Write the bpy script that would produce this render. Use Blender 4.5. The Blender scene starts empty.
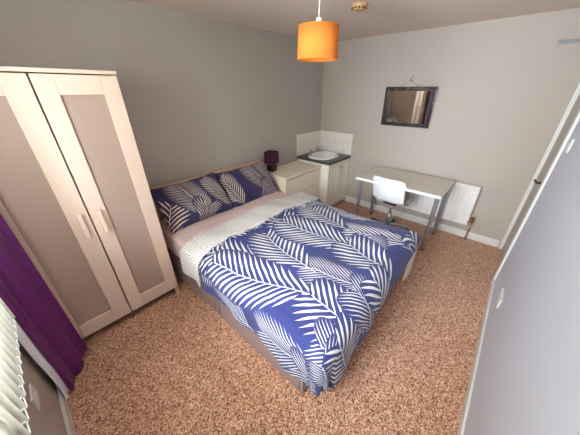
import bpy, bmesh, math, random
from mathutils import Vector, Matrix
random.seed(7)
SC = bpy.context.scene
COL = SC.collection

# ------------------------------------------------------------------ camera
def make_camera():
    cam = bpy.data.cameras.new('camera'); o = bpy.data.objects.new('camera', cam); COL.objects.link(o)
    yaw, pitch, roll, f = math.radians(41.9), math.radians(-28.0), math.radians(-0.15), 240.92
    F = Vector((math.cos(yaw)*math.cos(pitch), math.sin(yaw)*math.cos(pitch), math.sin(pitch)))
    R = Vector((math.sin(yaw), -math.cos(yaw), 0)); U = R.cross(F)
    R2 = R*math.cos(roll)+U*math.sin(roll); U2 = U*math.cos(roll)-R*math.sin(roll)
    m = Matrix((R2, U2, -F)).transposed().to_4x4()
    m.translation = (-3.4795, -2.4373, 1.6968)
    o.matrix_world = m
    cam.sensor_width = 36; cam.lens = f/580*36; cam.clip_start = 0.02
    SC.camera = o
make_camera()

# ------------------------------------------------------------------ light and exposure
W = bpy.data.worlds.new('sky'); SC.world = W; W.use_nodes = True
bg = W.node_tree.nodes['Background']; bg.inputs[0].default_value = (0.62, 0.76, 1.0, 1); bg.inputs[1].default_value = 1.4
def area(name, loc, direction, sx, sy, power, col):
    l = bpy.data.lights.new(name, 'AREA'); l.shape = 'RECTANGLE'; l.size = sx; l.size_y = sy; l.energy = power; l.color = col
    o = bpy.data.objects.new(name, l); COL.objects.link(o); o.location = loc
    o.rotation_euler = Vector(direction).to_track_quat('-Z', 'Y').to_euler(); return o
# daylight coming in through the window
area('window_daylight', (-4.03, -1.72, 1.50), (1, -0.04, -0.35), 1.50, 1.22, 225, (0.86, 0.94, 1.0))
SC.view_settings.view_transform = 'Standard'; SC.view_settings.look = 'None'
SC.view_settings.gamma = 1; SC.view_settings.use_curve_mapping = False
SC.view_settings.exposure = 0.0

# ------------------------------------------------------------------ helpers
def lin(c):
    return tuple(((x/255)/12.92 if x/255 <= 0.04045 else ((x/255+0.055)/1.055)**2.4) for x in c)+(1,)
def mat(name, rgb, rough=0.5, metal=0.0, spec=None, noise=None, bump=None, sheen=0.0, emit=None, coat=0.0):
    """noise=(scale, amount) brightness variation, bump=(scale, strength, distance)"""
    m = bpy.data.materials.new(name); m.use_nodes = True; nt = m.node_tree; b = nt.nodes['Principled BSDF']
    c = lin(rgb); b.inputs['Base Color'].default_value = c
    b.inputs['Roughness'].default_value = rough; b.inputs['Metallic'].default_value = metal
    if spec is not None: b.inputs['Specular IOR Level'].default_value = spec
    if sheen: b.inputs['Sheen Weight'].default_value = sheen
    if coat: b.inputs['Coat Weight'].default_value = coat
    if emit: b.inputs['Emission Color'].default_value = lin(emit[0]); b.inputs['Emission Strength'].default_value = emit[1]
    tc = nt.nodes.new('ShaderNodeTexCoord')
    sc, am = noise or (6.0, 0.05)
    n = nt.nodes.new('ShaderNodeTexNoise'); n.inputs['Scale'].default_value = sc; n.inputs['Detail'].default_value = 4
    nt.links.new(tc.outputs['Object'], n.inputs['Vector'])
    r = nt.nodes.new('ShaderNodeMix'); r.data_type = 'RGBA'
    r.inputs[6].default_value = tuple(x*(1-am) for x in c[:3])+(1,); r.inputs[7].default_value = tuple(min(1, x*(1+am)) for x in c[:3])+(1,)
    nt.links.new(n.outputs['Fac'], r.inputs[0]); nt.links.new(r.outputs[2], b.inputs['Base Color'])
    if bump:
        n2 = nt.nodes.new('ShaderNodeTexNoise'); n2.inputs['Scale'].default_value = bump[0]; n2.inputs['Detail'].default_value = 3
        nt.links.new(tc.outputs['Object'], n2.inputs['Vector'])
        bp = nt.nodes.new('ShaderNodeBump'); bp.inputs['Strength'].default_value = bump[1]; bp.inputs['Distance'].default_value = bump[2]
        nt.links.new(n2.outputs['Fac'], bp.inputs['Height']); nt.links.new(bp.outputs[0], b.inputs['Normal'])
    return m
def obj(name, bm, material, parent=None, smooth=False, bevel=0.0, seg=2):
    me = bpy.data.meshes.new(name); bmesh.ops.recalc_face_normals(bm, faces=bm.faces) if len(bm.faces) else None
    bm.to_mesh(me); bm.free()
    o = bpy.data.objects.new(name, me); COL.objects.link(o); o.parent = parent
    for mm in (material if isinstance(material, (list, tuple)) else [material]): me.materials.append(mm)
    if smooth:
        for p in me.polygons: p.use_smooth = True
    if bevel:
        b = o.modifiers.new('bevel', 'BEVEL'); b.width = bevel; b.segments = seg; b.limit_method = 'ANGLE'; b.angle_limit = math.radians(40)
        b.harden_normals = False
        for p in me.polygons: p.use_smooth = True
        w = o.modifiers.new('normals', 'WEIGHTED_NORMAL'); w.keep_sharp = True
    return o
def thing(name, label, cat, loc=(0, 0, 0), rz=0, group=None):
    o = bpy.data.objects.new(name, None); COL.objects.link(o); o.location = loc; o.rotation_euler = (0, 0, rz)
    o.empty_display_size = 0.1
    return tag(o, label, cat, group)
def tag(o, label, cat, group=None):
    o['label'] = label; o['category'] = cat
    if group: o['group'] = group
    return o
def struct(name, bm, m, bevel=0.0, parent=None):
    o = obj(name, bm, m, parent, bevel=bevel)
    if parent is None: o['kind'] = 'structure'
    return o
def bx(bm, x0, x1, y0, y1, z0, z1, mi=0):
    r = bmesh.ops.create_cube(bm, size=1.0)
    for v in r['verts']:
        v.co = Vector(((x0+x1)/2+v.co.x*(x1-x0), (y0+y1)/2+v.co.y*(y1-y0), (z0+z1)/2+v.co.z*(z1-z0)))
    for v in r['verts']:
        for f in v.link_faces: f.material_index = mi
    return bm
def box(x0, x1, y0, y1, z0, z1):
    return bx(bmesh.new(), min(x0, x1), max(x0, x1), min(y0, y1), max(y0, y1), z0, z1)
def tube(bm, pts, r, n=12, caps=True, close=False):
    pts = [Vector(p) for p in pts]; rr = r if isinstance(r, (list, tuple)) else [r]*len(pts)
    rings = []; up = None
    for i, p in enumerate(pts):
        a = pts[max(i-1, 0)]; b = pts[min(i+1, len(pts)-1)]
        if close: a = pts[i-1]; b = pts[(i+1) % len(pts)]
        t = (b-a).normalized()
        if up is None: up = Vector((0, 0, 1)) if abs(t.z) < 0.9 else Vector((1, 0, 0))
        u = t.cross(up).normalized(); w = u.cross(t).normalized(); up = w
        rings.append([bm.verts.new(p+(u*math.cos(2*math.pi*k/n)+w*math.sin(2*math.pi*k/n))*rr[i]) for k in range(n)])
    m = len(rings)
    for i in range(m if close else m-1):
        A, B = rings[i], rings[(i+1) % m]
        for k in range(n): bm.faces.new((A[k], A[(k+1) % n], B[(k+1) % n], B[k]))
    if caps and not close: bm.faces.new(rings[0]); bm.faces.new(rings[-1][::-1])
    return bm
def lathe(bm, prof, c=(0, 0, 0), n=32, sx=1.0, sy=1.0, cap0=True, cap1=True, pw=2.0):
    rings = []
    for r, z in prof:
        ring = []
        for k in range(n):
            t = 2*math.pi*k/n; ct, st = math.cos(t), math.sin(t)
            ex = 2.0/pw
            x = math.copysign(abs(ct)**ex, ct); y = math.copysign(abs(st)**ex, st)
            ring.append(bm.verts.new((c[0]+x*r*sx, c[1]+y*r*sy, c[2]+z)))
        rings.append(ring)
    for A, B in zip(rings, rings[1:]):
        for k in range(n): bm.faces.new((A[k], A[(k+1) % n], B[(k+1) % n], B[k]))
    if cap0: bm.faces.new(rings[0][::-1])
    if cap1: bm.faces.new(rings[-1])
    return bm
def grid(fn, nu, nv, uvfn=None):
    bm = bmesh.new(); V = [[bm.verts.new(fn(i/nu, j/nv)) for j in range(nv+1)] for i in range(nu+1)]
    uvl = bm.loops.layers.uv.new('UVMap') if uvfn else None
    for i in range(nu):
        for j in range(nv):
            f = bm.faces.new((V[i][j], V[i+1][j], V[i+1][j+1], V[i][j+1]))
            if uvl:
                for l, (a, b) in zip(f.loops, ((i, j), (i+1, j), (i+1, j+1), (i, j+1))): l[uvl].uv = uvfn(a/nu, b/nv)
    return bm
def solid(o, t, off=-1):
    s = o.modifiers.new('solid', 'SOLIDIFY'); s.thickness = t; s.offset = off; return o
def subsurf(o, n=1):
    s = o.modifiers.new('sub', 'SUBSURF'); s.levels = n; s.render_levels = n; return o
# ------------------------------------------------------------------ materials
M = {}
M['grey_wall'] = mat('grey_wall_paint', (182, 173, 164), 0.75, noise=(2, 0.03), bump=(220, 0.08, 0.001))
M['white_wall'] = mat('cream_wall_paint', (182, 171, 160), 0.7, noise=(2, 0.025), bump=(180, 0.08, 0.001))
M['white_wall_c'] = mat('soft_sheen_wall_paint', (210, 213, 228), 0.5, noise=(3, 0.03), bump=(60, 0.06, 0.001))
M['ceiling'] = mat('ceiling_paint', (222, 204, 190), 0.8, noise=(2, 0.02), bump=(150, 0.08, 0.001))
M['trim'] = mat('white_gloss_trim', (228, 226, 222), 0.35)
M['door'] = mat('painted_door', (186, 178, 170), 0.45)
M['wardrobe'] = mat('cream_wardrobe_laminate', (234, 208, 190), 0.42, noise=(3, 0.02))
M['chest'] = mat('cream_chest_laminate', (240, 226, 204), 0.4, noise=(3, 0.02))
M['cabinet'] = mat('cream_vanity_paint', (238, 230, 216), 0.4)
M['dark_gap'] = mat('dark_gap', (40, 34, 30), 0.8)
M['worktop'] = mat('charcoal_speckled_worktop', (70, 68, 68), 0.35, noise=(160, 0.6))
M['ceramic'] = mat('white_ceramic', (236, 234, 230), 0.12, coat=0.5)
M['chrome'] = mat('chrome', (205, 205, 208), 0.15, 1.0)
M['brushed'] = mat('brushed_steel', (176, 180, 190), 0.38, 0.85)
M['black'] = mat('black_plastic', (30, 30, 32), 0.45)
M['plastic'] = mat('white_plastic', (240, 240, 242), 0.3)
M['desk_top'] = mat('desk_top_laminate', (214, 204, 188), 0.38, noise=(3, 0.02))
M['desk_edge'] = mat('white_desk_edge', (238, 237, 234), 0.35)
M['radiator'] = mat('white_enamel_radiator', (232, 228, 224), 0.35)
M['brass'] = mat('brass', (176, 146, 92), 0.3, 0.9)
M['dark_brass'] = mat('dark_bronze', (92, 70, 52), 0.35, 0.8)
M['divan'] = mat('mauve_brown_divan_fabric', (138, 106, 100), 0.9, noise=(90, 0.12), bump=(400, 0.3, 0.002), sheen=0.3)
M['sheet'] = mat('dusky_pink_sheet', (214, 186, 182), 0.85, noise=(5, 0.04), bump=(11, 0.45, 0.012), sheen=0.2)
M['headboard'] = mat('pale_wood_headboard', (206, 172, 140), 0.5, noise=(14, 0.08))
M['curtain'] = mat('purple_satin_curtain', (104, 12, 104), 0.42, noise=(4, 0.06), sheen=0.05)
M['lining'] = mat('white_curtain_lining', (240, 240, 248), 0.8)
M['pewter'] = mat('dark_glass_border', (128, 122, 120), 0.1, 0.9)
M['lamp_base'] = mat('dark_maroon_ceramic', (62, 16, 34), 0.3)
M['lamp_shade'] = mat('plum_fabric_shade', (70, 15, 50), 0.85, noise=(200, 0.1))
M['smoke'] = mat('lamp_tinted_plastic', (206, 164, 118), 0.5)  # whitish beige plastic with the pendant's orange light put into its colour
M['rubber'] = mat('dark_rubber', (34, 32, 32), 0.7)

def nd(nt, t, **k):
    n = nt.nodes.new(t)
    for a, b in k.items(): setattr(n, a, b)
    return n
def carpet_mat():
    m = bpy.data.materials.new('brown_loop_carpet'); m.use_nodes = True; nt = m.node_tree; b = nt.nodes['Principled BSDF']
    b.inputs['Roughness'].default_value = 0.95; b.inputs['Specular IOR Level'].default_value = 0.15; b.inputs['Sheen Weight'].default_value = 0.25
    tc = nd(nt, 'ShaderNodeTexCoord')
    mp = nd(nt, 'ShaderNodeMapping'); mp.inputs['Rotation'].default_value = (0, 0, math.radians(0)); nt.links.new(tc.outputs['Object'], mp.inputs[0])
    v = nd(nt, 'ShaderNodeTexVoronoi'); v.inputs['Scale'].default_value = 150; nt.links.new(mp.outputs[0], v.inputs['Vector'])
    sep = nd(nt, 'ShaderNodeSeparateColor'); nt.links.new(v.outputs['Color'], sep.inputs[0])
    r = nd(nt, 'ShaderNodeValToRGB'); nt.links.new(sep.outputs[0], r.inputs[0])
    e = r.color_ramp.elements; e[0].position = 0.0; e[0].color = lin((104, 54, 32)); e[1].position = 1.0; e[1].color = lin((250, 218, 194))
    for p, c in ((0.22, (176, 120, 90)), (0.5, (206, 152, 120)), (0.8, (226, 178, 148))):
        x = e.new(p); x.color = lin(c)
    n = nd(nt, 'ShaderNodeTexNoise'); n.inputs['Scale'].default_value = 2.2; n.inputs['Detail'].default_value = 3; nt.links.new(tc.outputs['Object'], n.inputs['Vector'])
    mx = nd(nt, 'ShaderNodeMix', data_type='RGBA', blend_type='MULTIPLY'); mx.inputs[0].default_value = 0.35
    r2 = nd(nt, 'ShaderNodeValToRGB'); nt.links.new(n.outputs['Fac'], r2.inputs[0])
    r2.color_ramp.elements[0].color = (0.78, 0.70, 0.64, 1); r2.color_ramp.elements[1].color = (1, 1, 1, 1)
    r2.color_ramp.elements[0].position = 0.3; r2.color_ramp.elements[1].position = 0.65
    nt.links.new(r.outputs[0], mx.inputs[6]); nt.links.new(r2.outputs[0], mx.inputs[7]); nt.links.new(mx.outputs[2], b.inputs['Base Color'])
    bp = nd(nt, 'ShaderNodeBump'); bp.inputs['Strength'].default_value = 0.8; bp.inputs['Distance'].default_value = 0.006; bp.invert = True
    nt.links.new(v.outputs['Distance'], bp.inputs['Height']); nt.links.new(bp.outputs[0], b.inputs['Normal'])
    return m
M['carpet'] = carpet_mat()

def tile_mat():
    m = bpy.data.materials.new('glossy_white_tiles'); m.use_nodes = True; nt = m.node_tree; b = nt.nodes['Principled BSDF']
    b.inputs['Roughness'].default_value = 0.15
    tc = nd(nt, 'ShaderNodeTexCoord')
    g = nd(nt, 'ShaderNodeSeparateXYZ'); nt.links.new(tc.outputs['Object'], g.inputs[0])
    ad = nd(nt, 'ShaderNodeMath', operation='SUBTRACT'); nt.links.new(g.outputs[0], ad.inputs[0]); nt.links.new(g.outputs[1], ad.inputs[1])
    cb = nd(nt, 'ShaderNodeCombineXYZ'); nt.links.new(ad.outputs[0], cb.inputs[0]); nt.links.new(g.outputs[2], cb.inputs[1])
    br = nd(nt, 'ShaderNodeTexBrick'); br.offset = 0; br.inputs['Scale'].default_value = 1
    br.inputs['Brick Width'].default_value = 0.152; br.inputs['Row Height'].default_value = 0.152; br.inputs['Mortar Size'].default_value = 0.0025
    br.inputs['Color1'].default_value = lin((234, 226, 216)); br.inputs['Color2'].default_value = lin((230, 222, 212)); br.inputs['Mortar'].default_value = lin((204, 196, 186))
    mp = nd(nt, 'ShaderNodeMapping'); mp.inputs['Location'].default_value = (0.0, -0.036, 0)
    nt.links.new(cb.outputs[0], mp.inputs[0]); nt.links.new(mp.outputs[0], br.inputs['Vector'])
    nt.links.new(br.outputs['Color'], b.inputs['Base Color'])
    return m
M['tiles'] = tile_mat()

def mesh_panel_mat():
    m = bpy.data.materials.new('patterned_taupe_panel'); m.use_nodes = True; nt = m.node_tree; b = nt.nodes['Principled BSDF']
    b.inputs['Roughness'].default_value = 0.4
    tc = nd(nt, 'ShaderNodeTexCoord'); g = nd(nt, 'ShaderNodeSeparateXYZ'); nt.links.new(tc.outputs['Object'], g.inputs[0])
    a = nd(nt, 'ShaderNodeMath', operation='ADD'); s = nd(nt, 'ShaderNodeMath', operation='SUBTRACT')
    for x in (a, s): nt.links.new(g.outputs[0], x.inputs[0]); nt.links.new(g.outputs[2], x.inputs[1])
    o = []
    for x in (a, s):
        mm = nd(nt, 'ShaderNodeMath', operation='MULTIPLY'); mm.inputs[1].default_value = 2*math.pi/0.011; nt.links.new(x.outputs[0], mm.inputs[0])
        sn = nd(nt, 'ShaderNodeMath', operation='SINE'); nt.links.new(mm.outputs[0], sn.inputs[0]); o.append(sn)
    p = nd(nt, 'ShaderNodeMath', operation='MULTIPLY'); nt.links.new(o[0].outputs[0], p.inputs[0]); nt.links.new(o[1].outputs[0], p.inputs[1])
    r = nd(nt, 'ShaderNodeValToRGB'); nt.links.new(p.outputs[0], r.inputs[0])
    r.color_ramp.elements[0].color = lin((164, 140, 128)); r.color_ramp.elements[1].color = lin((204, 180, 166)); r.color_ramp.elements[0].position = 0.05; r.color_ramp.elements[1].position = 0.5
    nt.links.new(r.outputs[0], b.inputs['Base Color'])
    return m
M['panel'] = mesh_panel_mat()

def lined_fabric():     # underside of the duvet: white cloth with fine grey fern lines
    m = bpy.data.materials.new('white_grey_printed_cotton'); m.use_nodes = True; nt = m.node_tree; b = nt.nodes['Principled BSDF']
    b.inputs['Roughness'].default_value = 0.9
    uv = nd(nt, 'ShaderNodeUVMap')
    w = nd(nt, 'ShaderNodeTexWave'); w.inputs['Scale'].default_value = 16; w.inputs['Distortion'].default_value = 9; w.inputs['Detail'].default_value = 2; w.inputs['Detail Scale'].default_value = 0.7
    nt.links.new(uv.outputs[0], w.inputs['Vector'])
    r = nd(nt, 'ShaderNodeValToRGB'); nt.links.new(w.outputs['Fac'], r.inputs[0])
    r.color_ramp.elements[0].color = lin((176, 172, 172)); r.color_ramp.elements[1].color = lin((220, 215, 212)); r.color_ramp.elements[0].position = 0.1; r.color_ramp.elements[1].position = 0.55
    nt.links.new(r.outputs[0], b.inputs['Base Color'])
    n2 = nd(nt, 'ShaderNodeTexNoise'); n2.inputs['Scale'].default_value = 14; nt.links.new(uv.outputs[0], n2.inputs['Vector'])
    bp = nd(nt, 'ShaderNodeBump'); bp.inputs['Strength'].default_value = 0.4; bp.inputs['Distance'].default_value = 0.01
    nt.links.new(n2.outputs['Fac'], bp.inputs['Height']); nt.links.new(bp.outputs[0], b.inputs['Normal'])
    return m
M['cuff'] = lined_fabric()

# palm frond print: a node group that draws one frond between a base and a tip in cloth coordinates
def frond_group():
    g = bpy.data.node_groups.new('palm_frond', 'ShaderNodeTree')
    for nm, ty in (('Vector', 'NodeSocketVector'),)+tuple((k, 'NodeSocketFloat') for k in ('bx', 'by', 'cos', 'sin', 'len', 'width', 'count', 'duty', 'bend', 'lean')):
        g.interface.new_socket(nm, in_out='INPUT', socket_type=ty)
    g.interface.new_socket('Mask', in_out='OUTPUT', socket_type='NodeSocketFloat'); g.interface.new_socket('Cover', in_out='OUTPUT', socket_type='NodeSocketFloat')
    gi = g.nodes.new('NodeGroupInput'); go = g.nodes.new('NodeGroupOutput')
    def m(op, *a, clamp=False):
        n = g.nodes.new('ShaderNodeMath'); n.operation = op; n.use_clamp = clamp
        for i, x in enumerate(a):
            if isinstance(x, (int, float)): n.inputs[i].default_value = x
            else: g.links.new(x, n.inputs[i])
        return n.outputs[0]
    I = gi.outputs
    sp = g.nodes.new('ShaderNodeSeparateXYZ'); g.links.new(I['Vector'], sp.inputs[0])
    X = m('SUBTRACT', sp.outputs[0], I['bx']); Y = m('SUBTRACT', sp.outputs[1], I['by'])
    u = m('DIVIDE', m('ADD', m('MULTIPLY', X, I['cos']), m('MULTIPLY', Y, I['sin'])), I['len'])
    v0 = m('DIVIDE', m('SUBTRACT', m('MULTIPLY', Y, I['cos']), m('MULTIPLY', X, I['sin'])), I['len'])
    v = m('SUBTRACT', v0, m('MULTIPLY', m('MULTIPLY', u, m('SUBTRACT', 1.0, u)), I['bend']))
    av = m('ABSOLUTE', v)
    q = m('SUBTRACT', u, m('SUBTRACT', m('MULTIPLY', av, I['lean']), m('MULTIPLY', m('MULTIPLY', av, av), 0.5)))
    qc = m('MAXIMUM', m('MINIMUM', q, 1.0), 0.0)
    L = m('ADD', m('MULTIPLY', m('MULTIPLY', m('POWER', qc, 0.35), m('POWER', m('SUBTRACT', 1.0, qc), 0.55)), m('MULTIPLY', I['width'], 1.55)), 1e-5)
    r = m('DIVIDE', av, L)
    side = m('MULTIPLY', m('GREATER_THAN', v, 0.0), 0.43)
    st = m('FRACT', m('ADD', m('MULTIPLY', q, I['count']), side))
    d = m('MULTIPLY', m('ABSOLUTE', m('SUBTRACT', st, 0.5)), 2.0)
    wr = m('MULTIPLY', m('MULTIPLY', m('POWER', m('MAXIMUM', m('SUBTRACT', 1.0, r), 0.0), 1.0), m('ADD', m('MULTIPLY', r, 3.2), 0.30)), I['duty'])
    leaf = m('MULTIPLY', m('SUBTRACT', wr, d), 7.0, clamp=True)
    leaf = m('MULTIPLY', leaf, m('GREATER_THAN', q, 0.0))
    stem = m('MULTIPLY', m('LESS_THAN', m('MULTIPLY', av, I['len']), 0.0035), m('MULTIPLY', m('GREATER_THAN', u, -0.08), m('LESS_THAN', u, 0.97)))
    leaf = m('MULTIPLY', leaf, m('LESS_THAN', q, 1.0))
    g.links.new(m('MAXIMUM', leaf, stem), go.inputs[0])
    g.links.new(m('MULTIPLY', m('LESS_THAN', r, 0.97), m('MULTIPLY', m('GREATER_THAN', q, 0.0), m('LESS_THAN', q, 1.0))), go.inputs[1])
    return g
FG = frond_group()
def palm_mat(name, base, leafcol, fronds):
    m = bpy.data.materials.new(name); m.use_nodes = True; nt = m.node_tree; b = nt.nodes['Principled BSDF']
    b.inputs['Roughness'].default_value = 0.85; b.inputs['Sheen Weight'].default_value = 0.15
    uv = nd(nt, 'ShaderNodeUVMap')
    wob = nd(nt, 'ShaderNodeTexNoise'); wob.inputs['Scale'].default_value = 7; nt.links.new(uv.outputs[0], wob.inputs['Vector'])
    vm = nd(nt, 'ShaderNodeVectorMath', operation='SUBTRACT'); nt.links.new(wob.outputs['Color'], vm.inputs[0]); vm.inputs[1].default_value = (0.5, 0.5, 0.5)
    vs = nd(nt, 'ShaderNodeVectorMath', operation='SCALE'); nt.links.new(vm.outputs[0], vs.inputs[0]); vs.inputs['Scale'].default_value = 0.02
    va = nd(nt, 'ShaderNodeVectorMath', operation='ADD'); nt.links.new(uv.outputs[0], va.inputs[0]); nt.links.new(vs.outputs[0], va.inputs[1])
    acc = None
    for (kind, p0, p1, *opt) in fronds:
        o = opt[0] if opt else {}
        n = nt.nodes.new('ShaderNodeGroup'); n.node_tree = FG; nt.links.new(va.outputs[0], n.inputs['Vector'])
        dx, dy = p1[0]-p0[0], p1[1]-p0[1]; L = math.hypot(dx, dy)
        W = o.get('w', 0.25 if kind == 'B' else 0.19)/L
        sp = o.get('s', 0.052 if kind == 'B' else 0.032)
        for k, val in (('bx', p0[0]), ('by', p0[1]), ('cos', dx/L), ('sin', dy/L), ('len', L), ('width', W), ('count', L/sp),
                       ('duty', o.get('d', 0.54 if kind == 'B' else 0.46)), ('bend', o.get('b', 0.15)), ('lean', o.get('k', 1.15 if kind == 'B' else 1.5))):
            n.inputs[k].default_value = val
        if acc is None: acc = n.outputs[0]
        else:
            iv = nd(nt, 'ShaderNodeMath', operation='SUBTRACT'); iv.inputs[0].default_value = 1.0; nt.links.new(n.outputs[1], iv.inputs[1])
            mu = nd(nt, 'ShaderNodeMath', operation='MULTIPLY'); nt.links.new(acc, mu.inputs[0]); nt.links.new(iv.outputs[0], mu.inputs[1])
            mx = nd(nt, 'ShaderNodeMath', operation='MAXIMUM'); nt.links.new(mu.outputs[0], mx.inputs[0]); nt.links.new(n.outputs[0], mx.inputs[1]); acc = mx.outputs[0]
    mix = nd(nt, 'ShaderNodeMix', data_type='RGBA'); mix.inputs[6].default_value = lin(base); mix.inputs[7].default_value = lin(leafcol)
    nt.links.new(acc, mix.inputs[0]); nt.links.new(mix.outputs[2], b.inputs['Base Color'])
    n2 = nd(nt, 'ShaderNodeTexNoise'); n2.inputs['Scale'].default_value = 9; n2.inputs['Detail'].default_value = 4; nt.links.new(uv.outputs[0], n2.inputs['Vector'])
    bp = nd(nt, 'ShaderNodeBump'); bp.inputs['Strength'].default_value = 0.5; bp.inputs['Distance'].default_value = 0.012
    nt.links.new(n2.outputs['Fac'], bp.inputs['Height']); nt.links.new(bp.outputs[0], b.inputs['Normal'])
    return m

def shade_mat():
    m = bpy.data.materials.new('orange_fabric_shade'); m.use_nodes = True; nt = m.node_tree; nt.nodes.remove(nt.nodes['Principled BSDF'])
    out = nt.nodes['Material Output']; d = nd(nt, 'ShaderNodeBsdfDiffuse'); t = nd(nt, 'ShaderNodeBsdfTranslucent'); mx = nd(nt, 'ShaderNodeMixShader')
    tc = nd(nt, 'ShaderNodeTexCoord'); n = nd(nt, 'ShaderNodeTexNoise'); n.inputs['Scale'].default_value = 90; nt.links.new(tc.outputs['Object'], n.inputs['Vector'])
    r = nd(nt, 'ShaderNodeValToRGB'); nt.links.new(n.outputs['Fac'], r.inputs[0]); r.color_ramp.elements[0].color = lin((236, 142, 62)); r.color_ramp.elements[1].color = lin((242, 152, 74))
    nt.links.new(r.outputs[0], d.inputs[0]); nt.links.new(r.outputs[0], t.inputs[0])
    mx.inputs[0].default_value = 0.22
    nt.links.new(d.outputs[0], mx.inputs[1]); nt.links.new(t.outputs[0], mx.inputs[2]); nt.links.new(mx.outputs[0], out.inputs[0])
    return m
M['orange'] = shade_mat()
def glass_mat():
    m = bpy.data.materials.new('window_glass'); m.use_nodes = True; nt = m.node_tree; nt.nodes.remove(nt.nodes['Principled BSDF'])
    out = nt.nodes['Material Output']; d = nd(nt, 'ShaderNodeBsdfTransparent'); t = nd(nt, 'ShaderNodeBsdfGlossy'); t.inputs['Roughness'].default_value = 0.02
    fr = nd(nt, 'ShaderNodeFresnel'); fr.inputs[0].default_value = 1.3
    mx = nd(nt, 'ShaderNodeMixShader'); nt.links.new(fr.outputs[0], mx.inputs[0])
    nt.links.new(d.outputs[0], mx.inputs[1]); nt.links.new(t.outputs[0], mx.inputs[2]); nt.links.new(mx.outputs[0], out.inputs[0])
    return m
M['glass'] = glass_mat()
def blind_mat():
    m = bpy.data.materials.new('cream_blind_fabric'); m.use_nodes = True; nt = m.node_tree; b = nt.nodes['Principled BSDF']
    b.inputs['Base Color'].default_value = lin((244, 242, 232)); b.inputs['Roughness'].default_value = 0.8
    out = nt.nodes['Material Output']; t = nd(nt, 'ShaderNodeBsdfTranslucent'); t.inputs[0].default_value = lin((244, 242, 228)); mx = nd(nt, 'ShaderNodeMixShader'); mx.inputs[0].default_value = 0.45
    tc = nd(nt, 'ShaderNodeTexCoord'); n = nd(nt, 'ShaderNodeTexNoise'); n.inputs['Scale'].default_value = 300; nt.links.new(tc.outputs['Object'], n.inputs['Vector'])
    bp = nd(nt, 'ShaderNodeBump'); bp.inputs['Strength'].default_value = 0.2; bp.inputs['Distance'].default_value = 0.001; nt.links.new(n.outputs['Fac'], bp.inputs['Height']); nt.links.new(bp.outputs[0], b.inputs['Normal'])
    nt.links.new(b.outputs[0], mx.inputs[1]); nt.links.new(t.outputs[0], mx.inputs[2]); nt.links.new(mx.outputs[0], out.inputs[0])
    return m
M['blind'] = blind_mat()
M['mirror'] = mat('mirror_glass', (225, 225, 222), 0.02, 1.0, noise=(1, 0.0))
# ------------------------------------------------------------------ the room
H = 2.282
XD, YC = -3.83, -2.73          # window wall, door wall
struct('floor', box(-3.98, 0.15, -2.95, 0.15, -0.10, 0.0), M['carpet'])
struct('ceiling', box(-3.98, 0.15, -2.95, 0.15, H, H+0.10), M['ceiling'])
struct('wall_back', box(-3.98, 0.15, 0.0, 0.15, 0, H), M['grey_wall'])
struct('wall_right', box(0.0, 0.15, -2.95, 0.0, 0, H), M['white_wall'])
# window wall with its opening
WY0, WY1, WZ0, WZ1 = -2.42, -0.98, 0.86, 2.12
b = box(-3.98, XD, WY1, 0, 0, H); bx(b, -3.98, XD, -2.95, WY0, 0, H); bx(b, -3.98, XD, WY0, WY1, 0, WZ0); bx(b, -3.98, XD, WY0, WY1, WZ1, H)
struct('wall_left', b, M['white_wall'])
# door wall with its opening
DX0, DX1, DZ = -0.79, -0.022, 1.98
b = box(XD, DX0, -2.88, YC, 0, H); bx(b, DX1, 0, -2.88, YC, 0, H); bx(b, DX0, DX1, -2.88, YC, DZ, H)
struct('wall_front', b, M['white_wall_c'])
# window
w = bpy.data.objects.new('window_1', None); COL.objects.link(w); w['kind'] = 'structure'
b = box(-3.96, -3.90, WY0, WY1, WZ0, WZ0+0.06); bx(b, -3.96, -3.90, WY0, WY1, WZ1-0.06, WZ1)
for y in (WY0, (WY0+WY1)/2-0.03, WY1-0.06): bx(b, -3.96, -3.90, y, y+0.06, WZ0+0.06, WZ1-0.06)
obj('window_frame', b, M['trim'], w, bevel=0.004)
for ya, yb in ((WY0+0.06, (WY0+WY1)/2-0.03), ((WY0+WY1)/2+0.03, WY1-0.06)):
    obj('window_pane', box(-3.934, -3.928, ya, yb, WZ0+0.06, WZ1-0.06), M['glass'], w)
obj('window_sill', box(-3.90, -3.822, WY0, WY1, WZ0-0.0, WZ0+0.012), M['trim'], w)
# skirting boards
def skirting(name, pts_box): struct(name, box(*pts_box), M['trim'], bevel=0.005)
skirting('baseboard_right', (-0.018, 0, -2.70, -0.60, 0, 0.092))
skirting('baseboard_front', (XD+0.016, -0.86, YC, YC+0.016, 0, 0.085))
skirting('baseboard_left', (XD, XD+0.016, YC, -0.0, 0, 0.10))
skirting('baseboard_back', (-2.93, -2.84, -0.018, 0, 0, 0.10))
# door, lining, architraves
b = box(DX0-0.07, DX0+0.004, YC, YC+0.018, 0, DZ+0.07); bx(b, DX1-0.004, -0.001, YC, YC+0.018, 0, DZ+0.07); bx(b, DX0+0.004, DX1-0.004, YC, YC+0.018, DZ-0.004, DZ+0.07)
struct('trim_1', b, M['trim'], bevel=0.004)
b = box(DX0, DX0+0.02, -2.88, YC, 0, DZ); bx(b, DX1-0.008, DX1, -2.88, YC, 0, DZ); bx(b, DX0+0.02, DX1-0.008, -2.88, YC, DZ-0.02, DZ)
bx(b, DX0+0.02, DX0+0.035, -2.86, -2.835, 0, DZ-0.02); bx(b, DX1-0.023, DX1-0.008, -2.86, -2.835, 0, DZ-0.02)
struct('trim_2', b, M['trim'], bevel=0.002)
d = bpy.data.objects.new('door_1', None); COL.objects.link(d); d['kind'] = 'structure'
obj('door_leaf', box(DX0+0.022, DX1-0.010, -2.785, -2.742, 0.006, DZ-0.023), M['door'], d, bevel=0.003)
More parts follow.
